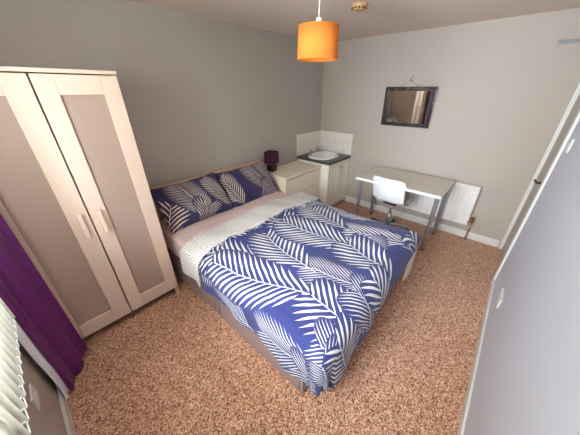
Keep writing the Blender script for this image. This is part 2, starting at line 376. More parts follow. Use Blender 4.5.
b = box(-0.725, -0.685, -2.7421, -2.736, 0.94, 1.08); tube(b, [(-0.705, -2.74, 1.01), (-0.705, -2.690, 1.01)], 0.010)
tube(b, [(-0.705, -2.692, 1.01), (-0.67, -2.686, 1.01), (-0.595, -2.684, 1.004)], [0.011, 0.010, 0.008])
obj('door_handle', b, M['dark_brass'], d, smooth=False, bevel=0.002)
c = thing('door_closer', 'grey metal closer arm reaching out above the door in the corner', 'door closer', (0, 0, 0))
obj('closer_body', box(-0.34, -0.12, -2.79, -2.735, 1.895, 1.95), M['brushed'], c, bevel=0.006)
b = bmesh.new(); bx(b, -0.012, 0.012, 0, 0.30, -0.004, 0.004)
bmesh.ops.rotate(b, verts=b.verts, cent=(0, 0, 0), matrix=Matrix.Rotation(math.radians(-22), 3, 'Z')); bmesh.ops.translate(b, verts=b.verts, vec=(-0.19, -2.745, 2.038))
bx(b, -0.20, -0.18, -2.755, -2.735, 1.945, 2.043)
obj('closer_arm', b, M['brushed'], c)
b = bmesh.new(); bx(b, -0.013, 0.013, -0.275, 0, -0.006, 0.006)
bmesh.ops.rotate(b, verts=b.verts, cent=(0, 0, 0), matrix=Matrix.Rotation(math.radians(14), 3, 'Z')); bmesh.ops.translate(b, verts=b.verts, vec=(-0.072, -2.462, 2.050))
obj('closer_link', b, M['brushed'], c)

# ------------------------------------------------------------------ wardrobe
wd = thing('wardrobe', 'tall cream two-door wardrobe with taupe patterned door panels', 'wardrobe', (-3.32, -0.26, 0))
def loc(o, p): return o
def sub(bm, p):   # shift a mesh made in room coordinates into its thing's frame
    bmesh.ops.translate(bm, verts=bm.verts, vec=-Vector(p)); return bm
WP = (-3.32, -0.26, 0)
X0, X1, YF = -3.70, -2.922, -0.532
b = box(X0, X0+0.018, -0.505, -0.01, 0.0, 1.775); bx(b, X1-0.018, X1, -0.505, -0.01, 0.0, 1.775); bx(b, X0+0.018, X1-0.018, -0.505, -0.01, 0.075, 0.093)
bx(b, X0+0.018, X1-0.018, -0.02, -0.01, 0.093, 1.775)
obj('carcass', sub(b, WP), M['wardrobe'], wd, bevel=0.002)
obj('top_board', sub(box(X0-0.004, X1+0.004, -0.536, -0.006, 1.777, 1.797), WP), M['wardrobe'], wd, bevel=0.003)
for xa in (X0, X1-0.03):
    obj('leg', sub(box(xa, xa+0.03, -0.532, -0.506, 0.0, 0.074), WP), M['wardrobe'], wd, bevel=0.003)
XM = -3.314
for (a, c0, pa, pc, hx, nm) in ((X0, XM-0.004, -3.632, -3.425, -3.366, 'left'), (XM+0.004, X1, -3.220, -3.012, -3.264, 'right')):
    z0, z1, pz0, pz1 = 0.078, 1.771, 0.192, 1.672
    yb, yf = -0.508, -0.532
    b = bmesh.new()
    bx(b, a, pa, yf, yb, z0, z1); bx(b, pc, c0, yf, yb, z0, z1)
    bx(b, pa, pc, yf, yb, z0, pz0); bx(b, pa, pc, yf, yb, pz1, z1)
    dr = obj('door', sub(b, WP), M['wardrobe'], wd, bevel=0.0025)
    obj('door_panel', sub(box(pa-0.004, pc+0.004, yf+0.012, yf+0.016, pz0-0.004, pz1+0.004), WP), M['panel'], dr)
    hb = box(hx-0.014, hx+0.014, yf-0.024, yf-0.012, 0.83, 1.00); bx(hb, hx-0.014, hx+0.014, yf-0.016, yf-0.0005, 0.83, 0.852); bx(hb, hx-0.014, hx+0.014, yf-0.016, yf-0.0005, 0.978, 1.0)
    obj('handle', sub(hb, WP), M['wardrobe'], dr, bevel=0.004)
b = box(XM-0.002, XM+0.002, -0.507, -0.503, 0.094, 1.77)

# ------------------------------------------------------------------ curtain, rod and blind at the window
cu = thing('curtain', 'long purple curtain hanging from ceiling height to floor beside the wardrobe', 'curtain', (-3.72, -0.72, 0))
A, Bq = Vector((-3.79, -0.86, 0)), Vector((-3.655, -0.60, 0))
def cur(u, v, extra=0.0):
    p = A.lerp(Bq, u); n = Vector((Bq.y-A.y, -(Bq.x-A.x), 0)).normalized()
    amp = 0.005+0.006*(1-v)
    p = p+n*(amp*math.sin(u*2*math.pi*2.1+0.4)+0.004*math.sin(u*31+v*5)+extra)
    sway = 0.010*math.sin(v*5+u*2)
    return (p.x-(-3.72)+sway*0.4, p.y+0.72+sway*0.3, 0.018+v*2.10+0.012*math.sin(u*9)*(1-v))
o = obj('curtain_cloth', grid(lambda u, v: cur(u, v), 48, 60), M['curtain'], cu, smooth=True); solid(o, 0.004, 0)
def lng(u, v):
    p = Vector((-3.808, -0.93, 0)).lerp(Vector((-3.79, -0.872, 0)), u)
    return (p.x+3.72+0.006*math.sin(u*6+v*9)+0.003*math.sin(v*23), p.y+0.72+0.010*math.sin(v*7+1)+0.004*math.sin(v*31), 0.05+v*2.06)
o = obj('curtain_lining', grid(lng, 8, 50), M['lining'], cu, smooth=True); solid(o, 0.003, 0)
cr = thing('curtain_rod', 'thin metal curtain rod above the window', 'curtain rod', (0, 0, 0))
obj('rod', tube(bmesh.new(), [(-3.72, -0.545, 2.15), (-3.72, -2.55, 2.15)], 0.011), M['brushed'], cr, smooth=True)
for y in (-0.95, -2.50): obj('bracket', tube(bmesh.new(), [(XD+0.001, y, 2.16), (-3.735, y, 2.155)], 0.007), M['brushed'], cr, smooth=True)
vb = thing('vertical_blind', 'cream vertical blind with linked slats hanging over the window', 'blind', (0, 0, 0))
obj('head_rail', box(-3.815, -3.745, WY0+0.0, WY1-0.02, 2.085, 2.118), M['trim'], vb, bevel=0.003)
def slat_bm(x, y, ang):
    def f(u, v):
        s = (u-0.5)*0.082; bow = 0.006*(1-(2*u-1)**2)
        return (x+s*math.cos(ang)-bow*math.sin(ang), y+s*math.sin(ang)+bow*math.cos(ang), 0.84+v*1.24)
    return grid(f, 6, 2)
nsl = 27
for k in range(nsl):
    y = -1.09-k*0.049
    s = obj('slat', slat_bm(-3.775, y, math.radians(-3)), M['blind'], vb, smooth=True); solid(s, 0.0012, 0)
    obj('slat_weight', box(-3.772-0.03, -3.772+0.03, y-0.0025, y+0.0025, 0.832, 0.839), M['trim'], s)
b = bmesh.new()
for k in range(nsl-1):
    y = -1.09-k*0.049
    tube(b, [(-3.738, y-0.016, 0.845), (-3.737, y-0.040, 0.832), (-3.738, y-0.065, 0.845)], 0.0016, 5)
obj('bottom_chain', b, M['trim'], vb, smooth=True)

def socket(name, label, cat, c, axis, w=0.146, h=0.086, rockers=2, sock=True):
    t = thing(name, label, cat, c)
    # local frame: u along wall, n out of wall
    def pb(u0, u1, n0, n1, z0, z1):
        return box(u0, u1, n0, n1, z0, z1) if axis == 'y' else box(n0, n1, u0, u1, z0, z1)
    obj('face_plate', pb(-w/2, w/2, 0.0005, 0.011, -h/2, h/2), M['trim'], t, bevel=0.003)
    for k in range(rockers):
        u = (k-(rockers-1)/2)*w*0.42+(w*0.0)
        obj('rocker', pb(u-0.007, u+0.007, 0.011, 0.015, 0.008 if sock else -0.012, 0.028 if sock else 0.012), M['trim'], t, bevel=0.001)
        if sock:
            q = pb(u-0.003, u+0.003, 0.0109, 0.0113, -0.004, 0.004)
            for du in (-0.011, 0.011):
                e = pb(u+du-0.003, u+du+0.003, 0.0109, 0.0113, -0.020, -0.016)
                me = bpy.data.meshes.new('t'); e.to_mesh(me); e.free(); q.from_mesh(me); bpy.data.meshes.remove(me)
            obj('pin_holes', q, M['black'], t)
    return t
socket('wall_socket', 'white rectangular outlet plate on the wall under the window blind', 'socket', (XD, -1.165, 0.455), 'x', 0.11, 0.07, 1, False)
socket('wall_socket', 'white double socket low on the wall at the right, near the skirting', 'socket', (-1.52, YC, 0.36), 'y')
socket('light_switch', 'white light switch on the wall beside the door frame', 'light switch', (-1.06, YC, 1.37), 'y', 0.086, 0.086, 1, False)

# ------------------------------------------------------------------ bed
bed = thing('double_bed', 'double divan bed in mauve brown fabric with a pale wood headboard', 'bed', (-2.115, -1.03, 0))
BP = (-2.115, -1.03, 0)
BX0, BX1 = -2.83, -1.425
for ya, yb in ((-1.070, -0.085), (-1.955, -1.078)):
    hb = obj('base_half', sub(box(BX0, BX1, ya, yb, 0.012, 0.30), BP), M['divan'], bed, bevel=0.012, seg=3)
obj('drawer_front', sub(box(BX0-0.006, BX0+0.0, -1.93, -1.13, 0.05, 0.26), BP), M['divan'], bed, bevel=0.002)
obj('drawer_front', sub(box(BX0-0.006, BX0+0.0, -1.02, -0.30, 0.05, 0.26), BP), M['divan'], bed, bevel=0.002)
obj('mattress', sub(box(BX0+0.006, BX1-0.004, -2.095, -0.085, 0.302, 0.543), BP), mat('white_mattress_ticking', (232, 226, 216), 0.85, bump=(40, 0.3, 0.004)), bed, bevel=0.035, seg=4)
obj('headboard', sub(box(-2.835, -1.385, -0.072, -0.028, 0.28, 0.880), BP), M['headboard'], bed, bevel=0.008, seg=3)
# fitted sheet over the mattress
def shf(bm): return bm
b = bmesh.new(); sx0, sx1, sy0, sy1 = BX0-0.006, BX1+0.008, -1.80, -0.078
def sheet(u, v):
    # cross profile: up the left side, over the top, down the right side
    y = sy0+(sy1-sy0)*v
    L1, L2, r = 0.20, sx1-sx0, 0.04
    s = u*(2*L1+L2)
    if s < L1-r: x, z = sx0, 0.345+s
    elif s < L1+r:
        t = (s-L1+r)/(2*r)*math.pi/2; x = sx0+r*(1-math.cos(t)); z = 0.545-r+r*math.sin(t)+0.006
    elif s < L1+L2-r: x, z = sx0+(s-L1), 0.551
    elif s < L1+L2+r:
        t = (s-L1-L2+r)/(2*r)*math.pi/2; x = sx1-r+r*math.sin(t); z = 0.545-r+r*math.cos(t)+0.006
    else: x, z = sx1, 0.551-(s-L1-L2)
    z += (0.004*math.sin(x*13+y*5)+0.003*math.sin(y*31+x*7))*(1 if z > 0.54 else 0)
    if z < 0.53: x += 0.004*math.sin(y*26)*(1 if x > -2 else -1)
    return (x, y, z)
o = obj('fitted_sheet', grid(sheet, 90, 60), M['sheet'], smooth=True); solid(o, 0.004, 1)
tag(o, 'dusky pink fitted sheet stretched over the top of the mattress', 'bed sheet')

def hang(u, v):
    L = [(-1.66, -2.104), (-1.44, -2.106), (-1.412, -2.08), (-1.410, -1.86)]
    t = u*3; i = min(int(t), 2); k = t-i; x = L[i][0]+(L[i+1][0]-L[i][0])*k; y = L[i][1]+(L[i+1][1]-L[i][1])*k
    return (x+0.004*math.sin(v*9+u*7), y-0.008*math.sin(u*9)*(1-v), 0.205+0.05*abs(u-0.5)+v*0.28)
o2 = obj('loose_corner', grid(hang, 18, 10), mat('cream_cotton_lining', (226, 218, 204), 0.85, bump=(30, 0.3, 0.004)), o, smooth=True); solid(o2, 0.004, 0); o2['label'] = 'cream loose corner hanging at the foot'
# duvet
FR = [('F',(-2.318,-2.117),(-2.435,-1.679)),
      ('F',(-2.961,-2.146),(-3.012,-1.67)),
      ('F',(-3.085,-1.56),(-2.861,-1.222)),
      ('F',(-2.7,-1.308),(-2.897,-1.028)),
      ('F',(-1.645,-2.128),(-1.798,-1.625), dict(s=0.05,w=0.2,d=0.6)),
      ('F',(-1.366,-1.771),(-1.531,-1.223), dict(w=0.2,s=0.055,d=0.6)),
      ('F',(-3.143,-2.232),(-3.089,-1.967), dict(w=0.2)),
      ('F',(-2.145,-2.019),(-1.832,-1.81)),
      ('F',(-2.646,-1.429),(-2.737,-1.093)),
      ('F',(-1.416,-1.14),(-1.709,-0.934), dict(w=0.17,s=0.05)),
      ('B',(-2.054,-1.386),(-2.055,-1.056)),
      ('B',(-1.815,-1.588),(-1.683,-1.113)),
      ('B',(-2.569,-1.43),(-2.792,-0.946)),
      ('B',(-2.449,-1.688),(-2.32,-1.125)),
      ('B',(-1.994,-1.809),(-2.077,-1.092)),
      ('B',(-2.106,-2.167),(-1.982,-1.714)),
      ('B',(-2.471,-2.271),(-2.456,-2.048)),
      ('B',(-1.543,-2.16),(-1.54,-2.054), dict(w=0.2)),
      ('B',(-2.608,-1.856),(-2.824,-1.092)),
      ('B',(-2.595,-2.452),(-2.62,-1.818)),
      ('F',(-2.763,-2.424),(-2.825,-2.036))]
FR += [('F', (-2.98, -2.44), (-2.90, -2.12), dict(w=0.22)), ('B', (-2.60, -2.50), (-2.74, -2.12), dict(w=0.24)), ('F', (-2.36, -2.36), (-2.42, -2.02), dict(w=0.2)), ('B', (-2.2, -2.34), (-2.24, -2.04), dict(w=0.2))]
M['palm'] = palm_mat('navy_palm_cotton', (38, 45, 104), (212, 210, 204), FR)
def lerp_tab(tab, x):
    if x <= tab[0][0]: return tab[0][1]
    for (x0,y0),(x1,y1) in zip(tab, tab[1:]):
        if x <= x1:
            k = (x-x0)/(x1-x0); k = k*k*(3-2*k)
            return y0+(y1-y0)*k
    return tab[-1][1]
X_L, Y_F, R_E = -2.78, -2.02, 0.10
def x_right(b):      # where the right side starts to roll over, along the bed (b = distance down the bed)
    return lerp_tab([(0.6,-1.40),(0.9,-1.42),(1.2,-1.48),(1.9,-1.48),(2.1,-1.44)], -b)
def duvet_point(a, b, lift=0.0):
    """cloth coordinates in metres -> place on the bed"""
    xr = x_right(b)
    dx = min(0.0, a-X_L) + max(0.0, a-xr)
    dy = min(0.0, b-Y_F)
    d = (abs(dx)**3+abs(dy)**3)**(1/3)
    xc = min(max(a, X_L), xr); yc = max(b, Y_F)
    # puffed top with soft quilt lumps
    w = (xc-X_L)/(xr-X_L)
    puff = 0.030*(4*w*(1-w))**0.5 + 0.008*math.sin(xc*7.1+yc*3.3) + 0.007*math.sin(yc*9.7-xc*4.1+1.3) + 0.004*math.sin(xc*19+yc*13)
    fall = max(0.0, 1-d/0.12)
    top = 0.598 + lift
    R = R_E + lift
    if d > 1e-9:
        ux, uy = dx/d, dy/d
        th = min(d/R, math.pi/2)
        g = R*math.sin(th); drop = R*(1-math.cos(th)) + max(0.0, d-R*math.pi/2)
        hang = max(0.0, d-0.10)
        ang = math.atan2(uy, ux)
        wav = math.sin(a*23+0.5)*0.5+math.sin(a*11+2.0)*0.5 if abs(dy) > abs(dx) else math.sin(b*17+1.0)*0.6+math.sin(b*29)*0.3
        g += hang*((0.02 + 0.05*wav) if abs(dy) > abs(dx) else (0.05+0.075*wav))
        if abs(dx) > 1e-6 and abs(dy) > 1e-6:
            g -= 0.08*hang
        x = xc+ux*g; y = yc+uy*g; z = top-drop
    else:
        x, y, z = xc, yc, top
    return x, y, z + puff*fall
def over_left(b): return lerp_tab([(0.7,0.33),(1.2,0.31),(1.7,0.33),(1.95,0.38),(2.1,0.40)], -b)
def over_right(b): return lerp_tab([(0.7,0.30),(1.2,0.25),(1.7,0.18),(2.0,0.16)], -b)
def over_foot(a): return lerp_tab([(-3.0,0.38),(-2.8,0.43),(-2.62,0.44),(-2.48,0.34),(-2.3,0.27),(-2.0,0.23),(-1.6,0.15),(-1.4,0.10),(-1.2,0.12)], a)
def duvet_ab(s, t, b_head=-0.72):
    # s across 0..1, t along 0..1
    b = b_head
    for _ in range(4):
        aL = X_L-over_left(b); aR = x_right(b)+over_right(b)
        a = aL+(aR-aL)*s
        bF = Y_F-over_foot(a)
        b = b_head+(bF-b_head)*t
    return a, b

NU, NV = 150, 150
def dfn(u, v): return duvet_point(*duvet_ab(u, v))
def duv(u, v): return duvet_ab(u, v)
o = obj('duvet', grid(dfn, NU, NV, duv), M['palm'], smooth=True); solid(o, 0.02, -1)
tag(o, 'navy blue duvet printed with white palm fronds spread over the bed', 'duvet')
duvet = o
for f in duvet.data.polygons: pass
def cuf(u, v):
    b0, b1 = -0.69, -0.985
    aL = X_L-0.325; aR = x_right(-0.85)+0.26
    a = aL+(aR-aL)*u
    bb = b0+(b1-b0)*v + 0.012*math.sin(a*9)+0.006*math.sin(a*23)
    x, y, z = duvet_point(a, bb, 0.010+0.012*math.sin(min(v*6, 1)*math.pi/2))
    if v < 0.12:
        k = 1-v/0.12; z -= 0.05*k*k if z > 0.55 else 0; 
    if v > 0.9: z -= 0.008*(v-0.9)/0.1
    return x, y+0.0, z
def cuv(u, v): return (u*2.0, v*0.34)
o = obj('turned_back_cuff', grid(cuf, 120, 24, cuv), M['cuff'], duvet, smooth=True); solid(o, 0.012, -1)

b = bmesh.new(); uvl = b.loops.layers.uv.new('UVMap'); rings = []
n = 170
for i in range(n+1):
    a = X_L-0.30+(x_right(-1.0)+0.22-X_L+0.30)*i/n; bb = -0.992+0.012*math.sin(a*9)+0.010*math.sin(a*31)+0.006*math.sin(a*57)
    p = Vector(duvet_point(a, bb, 0.006)); r = 0.013*(0.75+0.25*math.sin(a*41)+0.15*math.sin(a*17))*min(1, 8*i/n+0.1, 8*(n-i)/n+0.1)
    side = abs(p.z-0.6) > 0.06
    nrm = Vector((-1, 0, 0)) if side and a < -2 else (Vector((1, 0, 0)) if side else Vector((0, 0, 1)))
    rings.append((a, [b.verts.new(p+(nrm*math.cos(t)+Vector((0, 1, 0))*math.sin(t)*1.5)*r) for t in [2*math.pi*k/10 for k in range(10)]]))
for (a0, A), (a1, B) in zip(rings, rings[1:]):
    for k in range(10):
        f = b.faces.new((A[k], A[(k+1) % 10], B[(k+1) % 10], B[k]))
        for l, (aa, kk) in zip(f.loops, ((a0, k), (a0, k+1), (a1, k+1), (a1, k))): l[uvl].uv = (aa*1.0, -1.45+kk*0.012)
obj('ruffled_edge', b, M['palm'], duvet, smooth=True)

# pillows
def pillow(loc, rot, label, fr, w=0.70, h=0.46, th=0.17, seed=0):
    def mk(sgn):
        def f(u, v):
            x = (u-0.5)*2; y = (v-0.5)*2
            ex = (1-abs(x)**2.6); ey = (1-abs(y)**2.6)
            z = (max(ex, 0)*max(ey, 0))**0.42*th/2
            cx = x*w/2*(1-0.05*(1-abs(y))**1.0*abs(x)**4); cy = y*h/2*(1-0.09*(1-x*x)*abs(y)**4)
            z *= 1+0.10*math.sin(x*4+seed)*math.cos(y*3+seed)
            z += 0.006*math.sin(x*9+y*7+seed)*max(ex, 0)
            return (cx, cy, z*sgn)
        return f
    bm = bmesh.new(); uvl = bm.loops.layers.uv.new('UVMap')
    n, m_ = 40, 30
    for sgn in (1, -1):
        f = mk(sgn); V = [[bm.verts.new(f(i/n, j/m_)) for j in range(m_+1)] for i in range(n+1)]
        for i in range(n):
            for j in range(m_):
                q = ((i, j), (i+1, j), (i+1, j+1), (i, j+1))
                if sgn < 0: q = q[::-1]
                fc = bm.faces.new([V[a][c] for a, c in q])
                for l, (a, c) in zip(fc.loops, q): l[uvl].uv = ((a/n-0.5)*w, (c/m_-0.5)*h)
    bmesh.ops.remove_doubles(bm, verts=bm.verts, dist=0.0004)
    o = obj('pillow', bm, palm_mat('palm_pillow_cotton', (50, 42, 88), (214, 200, 180), fr), smooth=True)
    o.location = loc; o.rotation_euler = rot
    return tag(o, label, 'pillow', None)
pillow((-2.475, -0.265, 0.725), (math.radians(50), 0, math.radians(1.5)), 'navy palm-print pillow at the end of the bed next to the wardrobe',
       [('B', (-0.40, -0.30), (-0.26, -0.0), dict(w=0.22, s=0.045)), ('F', (0.12, -0.24), (-0.13, 0.21), dict(w=0.20,s=0.026)), ('B', (0.36, -0.20), (0.16, 0.17), dict(w=0.13, s=0.026)), ('F', (-0.05, -0.30), (0.05, -0.12))])
pillow((-1.775, -0.255, 0.705), (math.radians(50), 0, math.radians(-1.5)), 'navy palm-print pillow on the side nearer the chest of drawers',
       [('B', (-0.20, -0.22), (-0.33, 0.14), dict(w=0.17, s=0.032)), ('F', (0.30, -0.22), (0.04, 0.20), dict(w=0.2,s=0.028)), ('F', (0.36, -0.1), (0.25, 0.22)), ('F', (0.05, -0.27), (0.2, -0.14))], seed=2)

# ------------------------------------------------------------------ chest of drawers
CP = (-0.99, -0.24, 0)
ch = thing('chest_of_drawers', 'low cream chest of drawers between the bed and the sink cabinet', 'chest of drawers', CP)
c0, c1, cy, ct = -1.364, -0.622, -0.473, 0.715
b = box(c0, c0+0.03, cy+0.002, -0.022, 0, ct-0.03); bx(b, c1-0.03, c1, cy+0.002, -0.022, 0, ct-0.03); bx(b, c0+0.03, c1-0.03, -0.03, -0.022, 0.05, ct-0.03); bx(b, c0+0.03, c1-0.03, cy+0.03, -0.03, 0.04, 0.06)
obj('carcass', sub(b, CP), M['chest'], ch, bevel=0.002)
obj('top_board', sub(box(c0, c1, cy, -0.02, ct-0.03, ct), CP), M['chest'], ch, bevel=0.003)
for z0, z1 in ((0.455, 0.672), (0.245, 0.447), (0.04, 0.237)):
    obj('drawer', sub(box(c0+0.032, c1-0.032, cy+0.003, cy+0.022, z0, z1), CP), M['chest'], ch, bevel=0.003)
# lamp on the chest
LP = (-1.255, -0.115, ct)
tl = thing('table_lamp', 'small plum table lamp with a square fabric shade on the chest of drawers', 'lamp', LP, math.radians(8))
obj('lamp_base', box(-0.050, 0.050, -0.050, 0.050, 0.0, 0.085), M['lamp_base'], tl, bevel=0.010, seg=3)
obj('lamp_holder', tube(bmesh.new(), [(0, 0, 0.085), (0, 0, 0.135)], 0.012), M['plastic'], tl, smooth=True)
b = bmesh.new(); s0, s1, t0, t1 = 0.068, 0.068, 0.108, 0.262
R0 = [b.verts.new((x*s0, y*s0, t0)) for x, y in ((-1, -1), (1, -1), (1, 1), (-1, 1))]; R1 = [b.verts.new((x*s1, y*s1, t1)) for x, y in ((-1, -1), (1, -1), (1, 1), (-1, 1))]
for k in range(4): b.faces.new((R0[k], R0[(k+1) % 4], R1[(k+1) % 4], R1[k]))
o = obj('lamp_shade', b, M['lamp_shade'], tl); solid(o, 0.003, 0)

# ------------------------------------------------------------------ sink cabinet
SP = (-0.30, -0.30, 0)
sk = thing('sink_cabinet', 'cream two-door vanity cabinet in the tiled corner', 'cabinet', SP)
b = box(-0.60, -0.582, -0.580, -0.014, 0, 0.742); bx(b, -0.022, -0.004, -0.580, -0.014, 0, 0.742); bx(b, -0.582, -0.022, -0.02, -0.014, 0, 0.742); bx(b, -0.582, -0.022, -0.56, -0.02, 0.08, 0.098); bx(b, -0.582, -0.022, -0.545, -0.535, 0, 0.08)
bx(b, -0.582, -0.022, -0.580, -0.56, 0.71, 0.742)
obj('carcass', sub(b, SP), M['cabinet'], sk, bevel=0.002)
for xa, xb, kx in ((-0.600, -0.306, -0.335), (-0.298, -0.006, -0.269)):
    b = bmesh.new(); fw = 0.05; yf, yb = -0.602, -0.582; z0, z1 = 0.055, 0.735
    bx(b, xa, xa+fw, yf, yb, z0, z1); bx(b, xb-fw, xb, yf, yb, z0, z1); bx(b, xa+fw, xb-fw, yf, yb, z0, z0+fw); bx(b, xa+fw, xb-fw, yf, yb, z1-fw, z1)
    bx(b, xa+fw, xb-fw, yf+0.008, yb, z0+fw, z1-fw)
    n = 5; 
    for k in range(1, n): 
        xx = xa+fw+(xb-xa-2*fw)*k/n; bx(b, xx-0.0015, xx+0.0015, yf+0.005, yf+0.009, z0+fw, z1-fw)
    dd = obj('door', sub(b, SP), M['cabinet'], sk, bevel=0.002)
    b = tube(bmesh.new(), [(kx, yf, 0.665), (kx, yf-0.016, 0.665), (kx, yf-0.022, 0.665)], [0.006, 0.006, 0.014])
    obj('knob', sub(b, SP), M['chrome'], dd, smooth=True)
b = bmesh.new(); n = 64; R = []
for z in (0.779, 0.744):
    io, oo = [], []
    for k in range(n):
        t = 2*math.pi*(k+0.5)/n; c_, s_ = math.cos(t), math.sin(t)
        io.append(b.verts.new((-0.325+0.235*math.copysign(abs(c_)**0.8, c_), -0.315+0.180*math.copysign(abs(s_)**0.8, s_), z)))
        hx0, hx1, hy0, hy1 = -0.615, -0.001, -0.612, -0.012
        kx = ((hx1 if c_ > 0 else hx0)+0.325)/c_; ky = ((hy1 if s_ > 0 else hy0)+0.315)/s_; q = min(kx, ky)
        oo.append(b.verts.new((-0.325+q*c_, -0.315+q*s_, z)))
    R.append((io, oo))
for (io, oo) in R:
    for k in range(n): b.faces.new((io[k], io[(k+1) % n], oo[(k+1) % n], oo[k]))
for j in (0, 1):
    for k in range(n): b.faces.new((R[0][j][k], R[0][j][(k+1) % n], R[1][j][(k+1) % n], R[1][j][k]))
for hx in (-0.615, -0.001):
    for hy in (-0.612, -0.012):
        for io, oo in R:
            v = min(oo, key=lambda v: (v.co.x-hx)**2+(v.co.y-hy)**2); v.co.x, v.co.y = hx, hy
wt = obj('worktop', b, M['worktop'])
tag(wt, 'charcoal speckled worktop around the corner washbasin', 'worktop')
BC = (-0.325, -0.315, 0.779)
ba = thing('washbasin', 'white oval inset washbasin in the corner worktop', 'sink', BC)
prof = [(1.0, 0.0), (1.0, 0.014), (0.97, 0.024), (0.90, 0.028), (0.84, 0.022), (0.80, 0.004), (0.72, -0.050), (0.58, -0.090), (0.40, -0.104), (0.15, -0.108), (0.001, -0.108)]
b = bmesh.new(); lathe(b, [(r, z) for r, z in prof], n=48, sx=0.255, sy=0.200, cap0=False, cap1=True, pw=2.5)
obj('bowl', b, M['ceramic'], ba, smooth=True)
obj('drain', lathe(bmesh.new(), [(0.022, -0.1075), (0.022, -0.104), (0.014, -0.103)], n=20), M['chrome'], ba, smooth=True)
def tap_at(x, label):
    t = thing('basin_tap', label, 'tap', (x, -0.150, 0.805))
    b = tube(bmesh.new(), [(0, 0, 0.0), (0, 0, 0.045)], [0.014, 0.011]); obj('body', b, M['chrome'], t, smooth=True)
    obj('spout', tube(bmesh.new(), [(0, 0, 0.03), (0, -0.03, 0.04), (0, -0.065, 0.036), (0, -0.075, 0.022)], [0.009, 0.009, 0.008, 0.007]), M['chrome'], t, smooth=True)
    b = tube(bmesh.new(), [(0, 0, 0.045), (0, 0, 0.062)], 0.008); tube(b, [(-0.024, 0, 0.066), (0.024, 0, 0.066)], 0.007); tube(b, [(0, -0.024, 0.066), (0, 0.024, 0.066)], 0.007)
    obj('tap_head', b, M['chrome'], t, smooth=True)
    return t
tap_at(-0.44, 'chrome cross-head tap on the washbasin, the one nearer the chest of drawers')
tap_at(-0.27, 'chrome cross-head tap on the washbasin, the one nearer the mirror wall')
b = box(-0.612, -0.012, -0.010, -0.0005, 0.779, 1.098); bx(b, -0.011, -0.0005, -0.611, -0.0005, 0.779, 1.098)
o = obj('tile_splashback', b, M['tiles'], bevel=0.001); tag(o, 'two rows of glossy white square tiles around the corner behind the washbasin', 'tiles')

# ------------------------------------------------------------------ radiator, desk, chair
RY0, RY1, RZ0, RZ1 = -2.335, -1.16, 0.20, 0.695
rd = thing('radiator', 'white panel radiator on the wall behind the desk', 'radiator', (-0.03, -1.75, 0.2))
RP = (-0.03, -1.75, 0.2)
def radf(u, v):
    y = RY0+(RY1-RY0)*u; z = RZ0+0.012+(RZ1-RZ0-0.024)*v
    k = (u*35) % 1; g = 0.008*(1 if 0.3 < k < 0.7 else 0) if 0.03 < v < 0.97 and 0.02 < u < 0.98 else 0
    return (-0.082+g+0.03, y-RP[1], z-RP[2])
bm = grid(radf, 280, 30)
obj('front_panel', bm, M['radiator'], rd)
b = box(-0.080, -0.034, RY0, RY1, RZ0, RZ0+0.013); bx(b, -0.082, -0.034, RY0, RY0+0.004, RZ0, RZ1); bx(b, -0.082, -0.034, RY1-0.004, RY1, RZ0, RZ1); bx(b, -0.040, -0.034, RY0, RY1, RZ0, RZ1)
obj('casing', sub(b, RP), M['radiator'], rd, bevel=0.002)
b = bmesh.new()
for k in range(60):
    y = RY0+0.012+k*(RY1-RY0-0.024)/60; bx(b, -0.078, -0.042, y, y+0.008, RZ1-0.008, RZ1-0.003)
bx(b, -0.083, -0.078, RY0, RY1, RZ1-0.012, RZ1); bx(b, -0.042, -0.034, RY0, RY1, RZ1-0.012, RZ1)
obj('top_grille', sub(b, RP), M['radiator'], rd)
b = tube(bmesh.new(), [(-0.058, -2.337, 0.235), (-0.058, -2.385, 0.235)], 0.010); tube(b, [(-0.058, -2.372, 0.255), (-0.058, -2.372, 0.0)], 0.0075)
obj('valve', sub(b, RP), M['brass'], rd, smooth=True)
b = lathe(bmesh.new(), [(0.017, 0.0), (0.021, 0.006), (0.021, 0.055), (0.014, 0.062)], c=(-0.058, -2.372, 0.252), n=20)
obj('valve_head', sub(b, RP), M['brass'], rd, smooth=False, bevel=0.001)
for y in (-1.35, -2.15): obj('wall_bracket', sub(box(-0.034, -0.0005, y, y+0.03, 0.30, 0.62), RP), M['radiator'], rd)

DP = (-0.42, -1.585, 0)
dk = thing('desk', 'pale rectangular desk on four round steel legs against the mirror wall', 'desk', DP)
dx0, dx1, dy0, dy1, dt = -0.745, -0.095, -2.072, -1.102, 0.722
obj('desk_top', sub(box(dx0+0.0015, dx1, dy0+0.0015, dy1-0.0015, dt-0.030, dt), DP), M['desk_top'], dk, bevel=0.001)
b = box(dx0, dx0+0.0018, dy0, dy1, dt-0.0305, dt-0.0002); bx(b, dx0, dx1, dy0, dy0+0.0018, dt-0.0305, dt-0.0002); bx(b, dx0, dx1, dy1-0.0018, dy1, dt-0.0305, dt-0.0002)
obj('edge_band', sub(b, DP), M['desk_edge'], dk)
for x in (-0.66, -0.17):
    for y in (-2.03, -1.145):
        b = tube(bmesh.new(), [(x, y, 0.012), (x, y, dt-0.036)], 0.021, 20); bx(b, x-0.035, x+0.035, y-0.035, y+0.035, dt-0.036, dt-0.0305)
        lg = obj('leg', sub(b, DP), M['brushed'], dk, smooth=False, bevel=0.001)
        obj('foot', sub(tube(bmesh.new(), [(x, y, 0.0), (x, y, 0.012)], 0.022, 20), DP), M['black'], lg)

